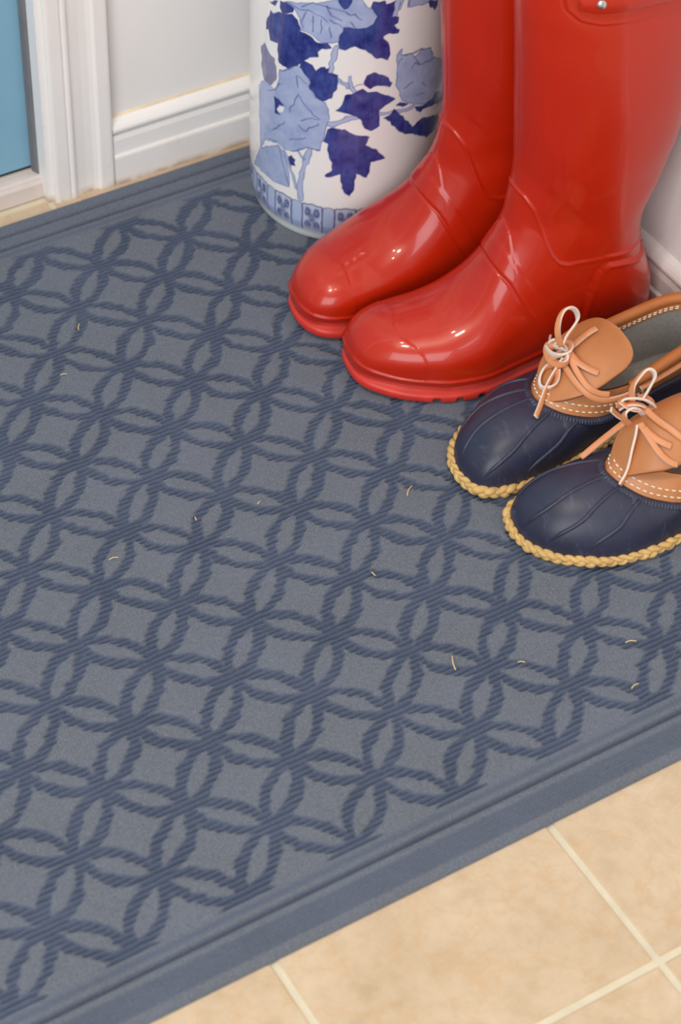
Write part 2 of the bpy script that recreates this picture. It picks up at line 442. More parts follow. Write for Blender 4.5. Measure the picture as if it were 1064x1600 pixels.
JAR = {"dark":[[[-81,247],[-77,246],[-69,251],[-63,252],[-54,255],[-48,251],[-45,241],[-38,239],[-28,235],[-19,237],[-15,232],[-23,229],[-27,224],[-28,219],[-36,217],[-45,207],[-58,195],[-68,198],[-70,205],[-70,217],[-81,215],[-84,225],[-88,223],[-86,234]],[[-69,263],[-63,265],[-53,262],[-54,257],[-65,251],[-69,257]],[[-84,255],[-72,261],[-75,255]],[[-41,212],[-33,210],[-28,204],[-25,208],[-22,210],[-20,208],[-18,210],[-17,204],[-13,204],[-8,203],[-9,195],[-8,189],[-12,184],[-14,177],[-19,175],[-22,173],[-28,176],[-34,183],[-36,195],[-45,203],[-44,209]],[[-10,238],[-5,254],[-4,255],[9,253],[17,255],[21,257],[23,264],[18,275],[21,281],[30,280],[32,276],[39,278],[46,273],[44,269],[39,264],[44,261],[45,255],[40,254],[46,248],[44,244],[38,245],[30,243],[36,236],[39,224],[36,217],[26,221],[14,231],[6,235],[-3,231],[-3,231],[-8,232]],[[15,198],[17,204],[24,206],[32,203],[39,197],[42,191],[40,187],[28,191],[21,189],[16,193]],[[-9,164],[-3,173],[-1,181],[-1,182],[6,185],[14,189],[20,185],[28,185],[37,179],[46,173],[37,168],[31,164],[32,147],[30,145],[24,141],[18,146],[16,152],[9,160],[0,162]],[[-17,142],[-12,146],[-7,144],[-2,143],[0,144],[8,140],[15,137],[23,135],[20,126],[31,119],[40,108],[33,107],[25,105],[24,94],[22,88],[12,93],[11,81],[9,71],[6,67],[3,69],[-1,76],[-2,85],[-3,93],[-15,87],[-17,89],[-11,97],[-12,105],[-15,117],[-15,127],[-20,129]],[[47,165],[51,168],[61,163],[56,161]],[[36,154],[43,156],[46,161],[51,155],[61,145],[67,134],[82,137],[99,130],[141,107],[116,109],[106,109],[94,109],[81,117],[58,130],[49,138],[43,148]],[[68,155],[85,151],[96,151],[101,155],[141,133],[141,122],[110,137],[81,148],[77,145]],[[75,267],[91,260],[91,255],[87,252]],[[-56,99],[-52,102],[-47,98],[-48,91],[-53,90]],[[-75,157],[-68,158],[-61,154],[-68,153],[-70,146],[-66,140],[-72,139]]],"grey":[[[-96,200],[-90,208],[-83,202],[-74,198],[-71,184],[-72,176],[-80,167],[-91,166],[-96,182]]],"light":[[[-63,265],[-53,262],[-46,254],[-45,242],[-38,241],[-25,236],[-10,238],[-5,253],[-4,255],[5,253],[13,252],[21,257],[24,265],[21,272],[15,276],[11,280],[9,288]],[[-68,190],[-57,195],[-47,205],[-37,199],[-35,185],[-28,175],[-19,172],[-15,160],[-16,147],[-16,150],[-19,139],[-20,129],[-23,117],[-37,116],[-52,106],[-60,104],[-68,107],[-87,100],[-96,86],[-98,106],[-101,152],[-92,165],[-79,167],[-74,166],[-69,176]],[[44,221],[50,226],[51,219],[62,217],[65,213],[73,218],[86,212],[93,199],[128,172],[141,134],[103,154],[96,151],[85,151],[67,158],[54,169],[45,188],[47,198],[45,213]],[[-96,87],[-68,105],[-60,101],[-55,83],[-53,63],[-71,60],[-90,61],[-112,56]]],"white":[[[-71,150],[-64,153],[-61,152],[-63,147],[-68,144]],[[-84,174],[-75,174],[-70,176],[-72,169],[-78,167]]],"stems":[[[[-11,233],[-14,220],[-16,204]],4.5],[[[-41,54],[-42,77],[-38,95],[-33,115]],5],[[[-45,65],[-51,82],[-60,102]],2.5],[[[-39,103],[-45,111]],2.5],[[[-15,148],[-6,151],[0,155],[10,159]],5],[[[2,202],[3,193],[8,185]],3.5],[[[66,156],[52,157],[32,160]],3.5],[[[-8,198],[1,193],[1,191]],2.5]],"lines":[[[-60,265],[-46,263],[-38,266],[-26,262],[-21,258]],[[-40,263],[-44,253],[-43,246]],[[-34,260],[-34,244]],[[-26,258],[-25,244]],[[-18,253],[-16,242]],[[-18,260],[-6,254]],[[-20,273],[-17,265],[-8,261]],[[-44,267],[-33,275],[-22,273],[-1,269]],[[-49,192],[-47,180]],[[-47,192],[-38,188]],[[-56,150],[-46,172],[-31,155],[-24,151]],[[-43,145],[-32,151],[-26,150]],[[-68,190],[-57,195],[-47,205]],[[-67,176],[-74,166],[-82,159]],[[-4,269],[4,268],[10,263]],[[0,260],[7,253]],[[51,215],[46,210]],[[63,213],[71,202],[86,198],[95,198]],[[63,201],[66,205],[71,201]],[[77,179],[83,172]],[[86,212],[89,199]],[[64,185],[55,181]],[[71,168],[81,165]],[[51,219],[62,217],[73,218],[86,212]],[[6,192],[15,195]],[[-77,118],[-60,135]],[[-54,118],[-37,127]],[[-45,138],[-37,135],[-26,147]],[[-81,105],[-70,108]],[[-52,106],[-37,116],[-23,117]],[[-68,105],[-62,85],[-54,65]]]}


def build_jar():
    R = 92.95; jc = (6.2 * U, 3.43 * U); ang = math.radians(-122.757)
    # front half fine, back half coarse (arc length in mm from the point facing the entrance)
    s_f = np.linspace(-155, 155, 560); s_b = np.linspace(155, 2 * np.pi * R - 155, 130)[1:-1]
    S = np.r_[s_f, s_b]
    prof = [(70, 1.5), (82, 0), (87.5, .4), (88.6, 2), (88.8, 6), (89.6, 9), (91.2, 13), (92.4, 20)]
    zz = np.r_[np.linspace(20, 300, 350)[1:], np.linspace(300, 452, 60)[1:]]
    def rad(z):   # nearly straight wall, a touch fuller at the middle, soft shoulder below the lip
        return 92.4 + 1.0 * np.sin(np.clip(z / 460, 0, 1) * np.pi) ** .8 - 5 * sstep(425, 452, z)
    rows = [(r, z) for r, z in prof] + [(rad(z), z) for z in zz] + [(89.5, 456), (90.5, 460), (89, 463.5), (84, 464), (81, 461), (80, 455), (79, 300), (79, 20), (70, 12), (1, 12)]
    RR = np.array(rows); th = ang + S / R
    V = np.stack([RR[:, :1] * np.cos(th)[None], RR[:, :1] * np.sin(th)[None], np.broadcast_to(RR[:, 1:], (len(RR), len(S)))], -1)
    n_r, n_c = len(RR), len(S)
    # paint
    Sg = np.broadcast_to(S[None], (n_r, n_c)); Zg = np.broadcast_to(RR[:, 1:] + 7, (n_r, n_c))
    half = np.pi * R
    Sf = np.where(Sg > 155, Sg - 2 * half if False else Sg, Sg)
    Pm = np.where(Sg > half / 2 + 10, half * 1.0 - (Sg - half * 0 ), Sg)          # rear carries the same bouquet mirrored
    P = np.c_[np.where(Sg.ravel() > 155, (Sg.ravel() - half) * 1.05, Sg.ravel()), Zg.ravel()]
    # hand-brushed wobble
    P0 = P.copy()
    P = P + np.c_[(vnoise(P0[:, 0] / 5, P0[:, 1] / 5, 11) - .5) * 2.4, (vnoise(P0[:, 0] / 5, P0[:, 1] / 5, 12) - .5) * 2.4]
    lin = lambda r, g, b: np.array(srgb(r, g, b)[:3])
    white = lin(232, 230, 229); col = np.tile(white, (len(P), 1))
    def lay(mask, c, k=1.0):
        m = (np.clip(mask, 0, 1) * k)[:, None]; col[:] = col * (1 - m) + c * m
    wash = .5 * vnoise(P0[:, 0] / 9, P0[:, 1] / 9, 13) + .3 * vnoise(P0[:, 0] / 4, P0[:, 1] / 4, 14) + .2 * vnoise(P0[:, 0] / 1.5, P0[:, 1] / 1.5, 15)
    streak = vnoise(P0[:, 0] / 1.6, P0[:, 1] / 14, 16)
    body = (P[:, 1] < 300)
    def motif(P, dz=0):
        Q = P - np.array([0, dz])
        for k, w in JAR['stems']:
            d = pl_dist(Q, k); lay(sstep(w * .5 + .5, w * .5 - .5, d), lin(170, 182, 214)); lay(np.exp(-((d - w * .5) / .55) ** 2), lin(96, 108, 160), .75)
        for L in JAR['light']:
            d = sdf(Q, L); m = sstep(.6, -.6, d); c = lin(176, 187, 216)[None] * (1 - wash[:, None]) + lin(142, 157, 200)[None] * wash[:, None]
            lay(m, c); lay(np.exp(-((d + .3) / .6) ** 2), lin(98, 112, 166), .6)
        for L in JAR['white']: lay(sstep(.6, -.6, sdf(Q, L)), white)
        for L in JAR['lines']: lay(np.exp(-(pl_dist(Q, L) / .62) ** 2), lin(66, 78, 138), .75)
        for L in JAR['grey']:
            lay(sstep(.8, -.8, sdf(Q, L)), lin(104, 106, 150)[None] * (1 - wash[:, None]) + lin(136, 134, 164)[None] * wash[:, None])
        for L in JAR['dark']:
            d = sdf(Q, L); w2 = np.clip(1.1 * wash + .25 * streak - .3, 0, 1)[:, None]
            c = lin(33, 38, 112)[None] * (1 - w2) + lin(74, 90, 160)[None] * w2
            lay(sstep(.7, -.7, d), c); lay(np.exp(-((d + .4) / .7) ** 2), lin(38, 44, 116), .5)
    motif(P); 
    up = P[:, 1] > 285                                            # the bouquet goes on above the frame
    keep = col.copy(); col[:] = np.where(up[:, None], white, keep)
    snap = col.copy(); motif(P * np.array([-1, 1]), 205); col[:] = np.where((P[:, 1] > 262)[:, None], col, snap)
    # fret border near the foot: 18 panels
    per = 2 * np.pi * R / 18; z = P0[:, 1]; q = np.where(Sg.ravel() > 155, Sg.ravel(), P0[:, 0]); u = ((q + 7.5) % per)
    zb0, zb1 = 18.5, 53.0; inb = (z > zb0) & (z < zb1 + 4)
    u = u + (vnoise(P0[:, 0] / 4, z / 4, 21) - .5) * .8
    pw = 22.6; v01 = (z - zb0) / (zb1 - zb0)
    dark = lin(44, 60, 120); pale = lin(186, 194, 218); pale2 = lin(160, 175, 210)
    top_pan = zb1 - 1.0 - 3.2 * np.clip(np.abs(u - pw / 2) / (pw / 2), 0, 1) ** 6 + .6 * np.cos((u - pw / 2) / pw * 4 * np.pi)
    pan = inb & (u < pw) & (z < top_pan); gap = inb & (u >= pw) & (z < zb1 - 2.5)
    lay(gap * 1.0, pale2[None] * (1 - .5 * v01[:, None]) + pale[None] * (.5 * v01[:, None])); lay(pan * 1.0, pale)
    du = np.minimum(u, pw - u); line = np.maximum(np.exp(-((u - 1.1) / 1.0) ** 2), np.exp(-((u - pw + 1.1) / 1.0) ** 2)) * (z < zb1 - 2) * inb
    line = np.maximum(line, np.exp(-((z - top_pan + .5) / .8) ** 2) * (u < pw) * inb)
    line = np.maximum(line, np.exp(-((z - zb1 + 2.8 - 1.2 * np.sin(np.clip((u - pw) / (per - pw), 0, 1) * np.pi)) / .7) ** 2) * (u >= pw) * inb * .8)
    line = np.maximum(line, np.exp(-((z - zb0 - .6) / .8) ** 2) * inb * .8)
    # scroll motif: a saltire with curled ends
    a = (u - pw / 2) / (pw * .32); b = (v01 - .46) / .36
    saltire = np.exp(-((np.abs(a) - np.abs(b)) / .22) ** 2) * (np.abs(a) < .95) * (np.abs(b) < 1.0)
    curl = 0
    for sx in (-1, 1):
        for sy in (-1, 1): curl = np.maximum(curl, np.exp(-((np.hypot(a - sx * .62, b - sy * .62) - .28) / .20) ** 2))
    diam = np.exp(-((np.abs(a) + np.abs(b) * .8 - .35) / .20) ** 2)
    mot = np.maximum(np.maximum(saltire * .8, curl * .9), diam * .7) * (np.abs(a) < 1.12) * (np.abs(b) < 1.12)
    fine = .9 + .5 * (vnoise(P0[:, 0] / 1.1, z / 1.1, 22) - .2)
    lay(np.clip(mot * pan * fine, 0, 1), dark, .92); lay(np.clip(line, 0, 1), dark, .9)
    col[(RR[:, 1] < 10.5).repeat(n_c)] = lin(206, 209, 208)
    col[np.arange(n_r * n_c) // n_c > len(prof) + len(zz)] = lin(226, 226, 224)
    t = NT('glazed_porcelain')
    c = t.n('ShaderNodeVertexColor', layer_name='paint').outputs['Color']
    t.set(Base_Color=c, Roughness=.11, Coat_Weight=.3, Coat_Roughness=.05, Normal=t.bump(t.noise(t.coords(), 28, 2), .05, .002))
    o = mesh_obj('umbrella_stand', V.reshape(-1, 3) / 1000, grid_faces(n_r, n_c, close_c=True), t.m, attrs={'paint': col})
    o.location = (jc[0], jc[1], MAT_TOP - .0006)
    tag(o, 'white porcelain stand painted with blue leaves and peonies, beside the red boots', 'umbrella stand')
build_jar()

# ------------------------------------------------------------------ rain boots
m_red = None
def red_rubber():
    t = NT('red_rubber'); v = t.coords()
    n = t.noise(v, 7, 3)
    c = t.ramp(n, [(.3, srgb(176, 30, 6)), (.7, srgb(186, 38, 10))])
    t.set(Base_Color=c, Roughness=.30, Specular_IOR_Level=.35, Coat_Weight=.34, Coat_Roughness=.045, Normal=t.bump(t.noise(v, 22, 2), .10, .003))
    return t.m
m_red = red_rubber()
m_redsole = plain('red_outsole', srgb(205, 52, 40), .42, .10, 60, .2, 300)
m_steel = plain('rivet_steel', srgb(205, 203, 200), .28, Metallic=1.0)
m_lining = plain('boot_lining', srgb(176, 168, 160), .9, .06, 200)

# rings: back/bottom point B, front/top point T (x from heel, z), half width, lateral offset, exponent low, exponent high   [mm]
BK = np.array([
 (297, 13, 297, 20, 3, -8, 2.2, 2),
 (296, 11, 296, 29, 12, -8, 2.4, 2),
 (291.5, 10, 291.5, 40, 23, -8, 2.7, 2),
 (282, 9, 282, 50, 32.5, -7, 3, 2.05),
 (266, 9, 266, 58, 41, -3.5, 3.4, 2.1),
 (246, 9, 246, 63.5, 46.5, 1, 3.8, 2.1),
 (221, 8, 223, 70, 50, 6, 4.1, 2.1),
 (190, 8, 201, 81, 51, 8, 4.2, 2.1),
 (154, 8, 184, 98, 47, 6, 4.2, 2.1),
 (115, 8, 172, 118, 43, 3.5, 4, 2.1),
 (76, 8, 163.5, 138, 42, 2, 3.6, 2.1),
 (42, 9, 158, 155, 42, 1, 3.2, 2.1),
 (17, 14, 155.5, 168, 42, 0, 2.8, 2.1),
 (7, 28, 154, 179, 42, 0, 2.5, 2.1),
 (7, 46, 153.5, 191, 42, 0, 2.25, 2.1),
 (14, 70, 153.5, 205, 42, 0, 2.2, 2.1),
 (24, 98, 154.5, 220, 43, 0, 2.15, 2.1),
 (26, 128, 156, 240, 45, 0, 2.1, 2.1),
 (16, 168, 158.5, 265, 47.5, 0, 2.1, 2.1),
 (4, 215, 161, 292, 49.5, 0.5, 2.1, 2.1),
 (0, 262, 164, 320, 51, 1, 2.1, 2.1),
 (0, 310, 168, 352, 51.5, 1.5, 2.1, 2.1),
 (1, 355, 172, 378, 52, 2, 2.1, 2.1),
 (1, 400, 176, 412, 52, 2, 2.1, 2.1),
 (2, 432, 178, 440, 52, 2, 2.1, 2.1)], float)

def boot_upper_grid(nr=480, ns=288, inset=0.0):
    m = np.c_[(BK[:, 0] + BK[:, 2]) / 2, (BK[:, 1] + BK[:, 3]) / 2]
    L = np.r_[0, np.cumsum(np.hypot(*np.diff((BK[:, :2] + BK[:, 2:4]) / 2, axis=0).T) * .5 + np.hypot(*np.diff(BK[:, 2:4], axis=0).T) * .25 + np.hypot(*np.diff(BK[:, :2], axis=0).T) * .25 + .5)]
    q = np.linspace(0, L[-1], nr); lo = q < L[5]
    K = np.stack([pchip(L, BK[:, k], q) for k in range(8)], 1)
    phi = np.linspace(0, 2 * np.pi, ns, endpoint=False)
    # denser samples around the flanks are not needed; keep uniform
    c, s = np.cos(phi)[None], np.sin(phi)[None]
    n = np.where(c < 0, K[:, 6:7], K[:, 7:8])
    A = np.sign(c) * np.abs(c) ** (2 / n); W = np.sign(s) * np.abs(s) ** (2 / n)
    B = K[:, 0:2]; T = K[:, 2:4]; M = (B + T) / 2; H = (T - B) / 2
    X = M[:, :1] + H[:, :1] * A; Z = M[:, 1:] + H[:, 1:] * A; Y = K[:, 5:6] + (K[:, 4:5] - inset) * W
    return X, Y, Z

def grid_normals(V):
    du = np.gradient(V, axis=0); dv = np.roll(V, -1, 1) - np.roll(V, 1, 1)
    n = np.cross(dv, du); return n / np.maximum(np.linalg.norm(n, axis=2, keepdims=True), 1e-9)

SEAM_TOP = [(170, 190), (158, 188.5), (150, 182), (144, 172), (139, 157), (134, 141), (128.5, 127), (121, 118), (112, 115), (102, 116), (70, 115), (38, 110), (15, 106)]
COUNTER = [(-20, 93), (31, 95), (55, 103), (72, 106), (81, 101), (86, 88), (90, 60), (93, 26), (93, -5), (-20, -5)]
STRAP_A = [(182, 104), (176, 114), (166, 103), (148, 69), (132, 42), (122, 24), (118, 10)]
STRAP_B = [(172, 150), (165, 130), (158, 121), (141, 92), (126, 62), (112, 34), (105, 10)]
def spring(x):   # toe spring
    return 5.0 * np.clip((x - 215) / 82, 0, 1.1) ** 2

def build_boot(name, heel, toe, side, label):
    h = Vector((heel[0] * U, heel[1] * U, MAT_TOP + .0003)); d = Vector(((toe[0] - heel[0]), (toe[1] - heel[1])))
    root = empty(name, h, math.atan2(d.y, d.x)); tag(root, label, 'boot', 'red rain boots')
    X, Y, Z = boot_upper_grid(); V = np.stack([X, Y, Z], -1); N = grid_normals(V)
    P = np.c_[X.ravel(), Z.ravel()]; sh = X.shape; Yr = Y.ravel()
    disp = np.zeros(len(P))
    # foot overlay with a bead along its upper edge
    over = np.array(SEAM_TOP + [(-40, 106), (-40, -40), (340, -40), (340, 150), (200, 190)])
    dT = sdf(P, over); disp += .7 * sstep(1, -1, dT); disp += 1.1 * np.exp(-(pl_dist(P, SEAM_TOP) / 1.15) ** 2)
    dC = sdf(P, COUNTER); disp += 1.3 * sstep(2.0, -2.0, dC) + 1.2 * np.exp(-((dC + 1.0) / 2.0) ** 2) - .6 * np.exp(-((dC - 2.8) / 1.8) ** 2)
    strap = np.array(STRAP_A + STRAP_B[::-1]); dS = sdf(P, strap)
    disp += .8 * sstep(1.5, -4.0, dS); dA = pl_dist(P, STRAP_A); disp -= 1.1 * np.exp(-(dA / 1.3) ** 2)
    # toe cap edge, faint
    cx = 250 + 10 * (1 - (np.clip(Yr / 45, -1, 1)) ** 2) * 1.0 + 3.5 * np.sin(Yr / 9)
    disp += .45 * sstep(-1.2, 1.2, P[:, 0] - cx) * (P[:, 1] > 26)
    # foxing band above the outsole
    zl = P[:, 1]; fox = sstep(25.8, 24.2, zl) * (P[:, 0] > -50); up_lim = sstep(150, 120, P[:, 1])
    disp += 1.5 * fox + 1.0 * np.exp(-((zl - 24.6) / 1.3) ** 2); disp -= 1.3 * sstep(17, 13, zl)
    # raised back stay with a groove either side, and a soft front moulding line
    back = (P[:, 0] < 80) & (P[:, 1] > 18)
    disp += back * (1.1 * sstep(11.5, 9.5, np.abs(Yr)) - 1.2 * np.exp(-((np.abs(Yr) - 11.5) / 1.2) ** 2))
    front = (P[:, 0] > 120) & (P[:, 1] > 196)
    disp += front * .5 * np.exp(-(Yr / 1.4) ** 2)
    # adjustable side gusset near the top, on the outer side
    gus = [(58, 460), (59, 405), (63, 386), (74, 374), (95, 370), (120, 370), (136, 374), (147, 384), (152, 400), (153, 460)]
    dG = sdf(P, gus); lat = sstep(10, 20, Yr)
    disp += lat * (.7 * sstep(.8, -.8, dG) + .8 * np.exp(-((dG + 1.5) / 1.2) ** 2) - .6 * np.exp(-((dG - 1.2) / .9) ** 2))
    # gentle sag of the rubber round the ankle
    sag = np.exp(-((zl - 150) / 45) ** 2) * (P[:, 0] < 160)
    disp += sag * 1.6 * (np.sin(zl / 13 + P[:, 0] / 24) * (vnoise(P[:, 0] / 40, zl / 40, 31) - .2))
    V = V + N * disp.reshape(sh)[..., None]
    V[..., 2] += spring(V[..., 0])
    inner_scale = 3.0
    sg = np.array([1, side, 1.0])
    Vo = V * sg / 1000; nr, ns = sh
    F = grid_faces(nr, ns, close_c=True, flip=(side < 0)).tolist()
    F.append(list(range(ns)) if side < 0 else list(range(ns))[::-1])
    o = mesh_obj('upper', Vo.reshape(-1, 3), F, m_red, root)
    # rolled top rim and lining
    rim = Vo[-1]; v, f = sweep(rim, circ(.0022, 8), closed=True); mesh_obj('top_rim', v, f, m_red, o)
    keep = nr - 150; Vin = (np.stack([X, Y, Z], -1) - N * 3.0)[keep:]; Vin = Vin * sg / 1000
    mesh_obj('lining', Vin.reshape(-1, 3), grid_faces(150, ns, close_c=True, flip=(side > 0)), m_lining, root)
    # outsole: outline of the foot, flared lip, tread notches under the rim
    ox = np.array([(297.0, 3), (296.0, 13), (291.5, 24), (282, 34), (266, 43), (246, 48.5), (221, 51.5), (192, 51.5), (160, 47), (128, 42), (95, 37), (60, 36), (30, 35), (12, 28), (3, 16), (0.5, 6), (0, 0)])
    oc = np.array([(297, -8), (282, -7), (266, -3.5), (246, 1), (221, 6), (190, 8), (154, 6), (115, 3.5), (76, 2), (42, 1), (0, 0)])[::-1]
    u = np.sqrt(np.maximum(297.3 - ox[:, 0], 0)); cen = pchip(oc[:, 0], oc[:, 1], ox[:, 0])
    latl = np.c_[ox[:, 0], cen + ox[:, 1]]; med = np.c_[ox[:, 0], cen - ox[:, 1]]
    ring = cspline(np.vstack([latl, med[::-1][1:]]), 900, closed=True); ring = resample(ring, 720, closed=True)
    T, S, Nn = frames(np.c_[ring, np.zeros(len(ring))], closed=True); out = S[:, :2]
    c0 = ring.mean(0); 
    if np.sum((ring - c0) * out) < 0: out = -out
    arch = 6.0 * np.exp(-((ring[:, 0] - 112) / 26) ** 2)               # raised waist between heel block and forefoot
    notch = np.zeros(len(ring)); Ls = np.r_[0, np.cumsum(np.linalg.norm(np.diff(ring, axis=0), axis=1))]
    notch = sstep(.82, .93, np.abs(np.sin(Ls / 21 * np.pi + .8))) * ((ring[:, 0] < 245) & (ring[:, 0] > 135) | (ring[:, 0] < 75))
    rows = [(-30, 1.5, 0), (-8, .3, 1), (0.2, .3, 1), (1.4, 1.4, 1), (2.2, 3.6, 1), (2.3, 6.5, 0), (1.8, 8.6, 0), (.4, 9.6, 0), (-3, 10.2, 0), (-7, 15, 0)]
    Vs = []
    for off, z, nt in rows:
        off_ = off - notch * (1.6 if z < 5 else 0); zz_ = z + (notch * 2.6 if nt else 0) + arch * (1 if z < 2 else .45 if z < 5 else 0)
        Vs.append(np.c_[ring + out * off_[:, None], zz_ + spring(ring[:, 0])])
    Vs = np.stack(Vs) * sg / 1000; k = len(ring)
    F = grid_faces(len(rows), k, close_c=True).tolist(); F.append(list(range(k)))
    fix_normals(mesh_obj('outsole', Vs.reshape(-1, 3), F, m_redsole, root))
    # side strap, buckle and rivets on the outer side
    def surf(x, z, lift):
        dd = (V[..., 0] - x) ** 2 + (V[..., 2] - z) ** 2 + np.where(V[..., 1] < 5, 1e6, 0); i = np.unravel_index(dd.argmin(), dd.shape)
        return (V[i] + N[i] * lift), N[i]
    path = [surf(x, z, 2.2) for x, z in zip(np.linspace(140, 22, 30), 392 + 3 * np.sin(np.linspace(0, 1, 30) * np.pi * .5))]
    PP = np.array([a for a, b in path]); NN = np.array([b for a, b in path])
    for _ in range(6):
        PP[1:-1] = (PP[:-2] + 2 * PP[1:-1] + PP[2:]) / 4; NN[1:-1] = (NN[:-2] + 2 * NN[1:-1] + NN[2:]) / 4
    PP = PP * sg / 1000; NN = NN * sg
    w = np.r_[np.linspace(.55, 1, 5), np.ones(25)]
    pr = np.array([(-10, -1.4), (-10, 1), (-9, 1.7), (9, 1.7), (10, 1), (10, -1.4)]) / 1000
    v, f = sweep(PP, pr, up=NN, scale=w); strap_o = fix_normals(mesh_obj('strap', v, f, m_red, root))
    for k in (4, 19):
        a = np.linspace(0, 2 * np.pi, 20, endpoint=False); rows = [(4.2, 0), (4.2, 1.2), (3.4, 2.2), (1.8, 2.9), (.05, 3.1)]
        n_ = NN[k] / np.linalg.norm(NN[k]); t1 = np.cross(n_, (0, 0, 1)); t1 /= np.linalg.norm(t1); t2 = np.cross(n_, t1)
        vv = np.vstack([PP[k] + n_ * (zz2 + 1.4) / 1000 + (np.outer(np.cos(a), t1) + np.outer(np.sin(a), t2)) * r / 1000 for r, zz2 in rows])
        tag(fix_normals(mesh_obj('rivet', vv, grid_faces(5, 20, close_c=True), m_steel, strap_o)), 'domed steel rivet')
    k = 25; n_ = NN[k] / np.linalg.norm(NN[k]); t1 = np.cross(n_, (0, 0, 1)); t1 /= np.linalg.norm(t1); t2 = np.cross(n_, t1)
    rect = np.array([(-11, -14), (11, -14), (11, 14), (-11, 14)]) / 1000; rr = resample(np.array([PP[k] + n_ * .003 + t1 * a + t2 * b for a, b in rect]), 60, closed=True)
    v, f = sweep(rr, circ(.0015, 8), closed=True, up=n_); tag(mesh_obj('buckle', v, f, m_steel, strap_o), 'rectangular steel buckle')
    return root

build_boot('rain_boot', (8.55, -1.12), (4.04, -.40), 1, 'tall glossy red rain boot standing next to the tan and navy shoes')
build_boot('rain_boot', (8.52, .60), (4.17, 1.14), -1, 'tall glossy red rain boot standing against the painted porcelain stand')

# ------------------------------------------------------------------ rubber-bottomed leather shoes
def navy_rubber():
    t = NT('navy_rubber'); v = t.coords()
    n = t.noise(v, 16, 5, .65); sc = t.ramp(t.n('ShaderNodeTexNoise', {'Vector': t.n('ShaderNodeMapping', {'Vector': v, 'Scale': (3.0, 1.0, 1.0)}).outputs[0], 'Scale': 45.0, 'Detail': 6.0, 'Roughness': .75}).outputs['Fac'],
                                            [(.57, (0, 0, 0, 1)), (.74, (.40, .40, .40, 1))])
    c = t.ramp(n, [(.3, srgb(36, 38, 58)), (.7, srgb(48, 51, 74))]); c = t.mix(sc, c, srgb(112, 116, 140))
    t.set(Base_Color=c, Roughness=t.ramp(n, [(.3, (.34, .34, .34, 1)), (.7, (.48, .48, .48, 1))]), Normal=t.bump(t.noise(v, 500, 3), .12, .0003))
    return t.m
def leather(name, a, b):
    t = NT(name); v = t.coords()
    c = t.ramp(t.noise(v, 22, 4), [(.3, a), (.7, b)])
    vo = t.n('ShaderNodeTexVoronoi', {'Vector': v, 'Scale': 900.0}).outputs['Distance']
    t.set(Base_Color=c, Roughness=.46, Normal=t.bump(vo, .10, .0004))
    return t.m
m_navy = navy_rubber()
m_tan = leather('tan_leather', srgb(176, 111, 65), srgb(193, 128, 80))
m_tan2 = leather('collar_leather', srgb(172, 100, 48), srgb(190, 116, 62))
m_braid = plain('braid_crepe', srgb(206, 168, 104), .62, .14, 120, .5, 260, .0008)
m_sole = plain('gum_sole', srgb(190, 152, 96), .7, .08, 80)
m_grey = plain('grey_fleece', srgb(150, 146, 142), .95, .10, 300, .6, 900, .0010)
m_stitch = plain('cream_thread', srgb(236, 224, 204), .7)
m_lace = leather('rawhide_face', srgb(206, 132, 86), srgb(220, 150, 104))
m_lace2 = plain('rawhide_suede', srgb(222, 208, 196), .9, .08, 400, .4, 900, .0005)

# matched key points (left shoe, mm, x from heel): base outline x,y | rubber top edge x,y,z | leather top line x,y,z
DK = np.array([
 (0, 0, 5, 0, 44, 12, 0, 84),
 (6, 17, 11, 14, 44, 16, 15, 84),
 (22, 28, 24, 23, 43, 30, 25, 82),
 (55, 32, 55, 28, 41, 56, 31, 77),
 (95, 34.3, 92, 33, 39, 86, 35, 71),
 (130, 43, 120, 40, 38.5, 108, 37, 67),
 (160, 51, 143, 41.5, 40, 126, 35, 65),
 (185, 53, 161, 37, 44, 142, 30, 65),
 (210, 50.5, 175, 30, 48, 154, 23, 66),
 (232, 42, 185, 21, 52, 163, 15, 67.5),
 (250, 31.5, 191, 13, 54.5, 168, 9, 68.5),
 (262, 18.4, 194, 7, 56, 170, 5, 69),
 (268.5, 2.7, 195.5, 1, 56.5, 171, 1, 69),
 (269.5, -10, 195.5, -3, 56.5, 171, -2, 69),
 (267.5, -22.8, 194, -7, 56, 170, -5, 69),
 (260, -32.2, 191, -13, 55, 167, -10, 68.5),
 (243, -38.8, 184, -21, 52, 161, -17, 67.5),
 (215, -41.5, 172, -29, 48, 150, -24, 66),
 (185, -40.5, 158, -34, 44, 138, -29, 65),
 (155, -35.5, 140, -35, 40, 122, -32, 65),
 (120, -30.3, 112, -30, 38.5, 104, -33, 67.5),
 (80, -28.9, 78, -27, 40, 76, -31, 73),
 (45, -29.9, 45, -26, 42, 46, -29, 79),
 (20, -26, 22, -22, 43, 26, -23, 83),
 (5, -15, 10, -13, 44, 15, -13, 84)], float)
NS_ = 480
DKS = cspline(DK, NS_, closed=True)
def shoe_n(s):  # profile exponent: softer over the toe, fuller on the sides
    x = DKS[:, 0]; return np.where(x > 200, 2.08, 2.08 + .5 * sstep(200, 140, x))

# tongue: centre line (x,z), half width along v
TG = np.array([(186,60.0,10),(180,67,18),(171,76,26),(158,85,32),(144,92,34),(130,97,34),(121,99.5,32),(114,101,27),(111,101.6,18),(110,101.8,4)], float)

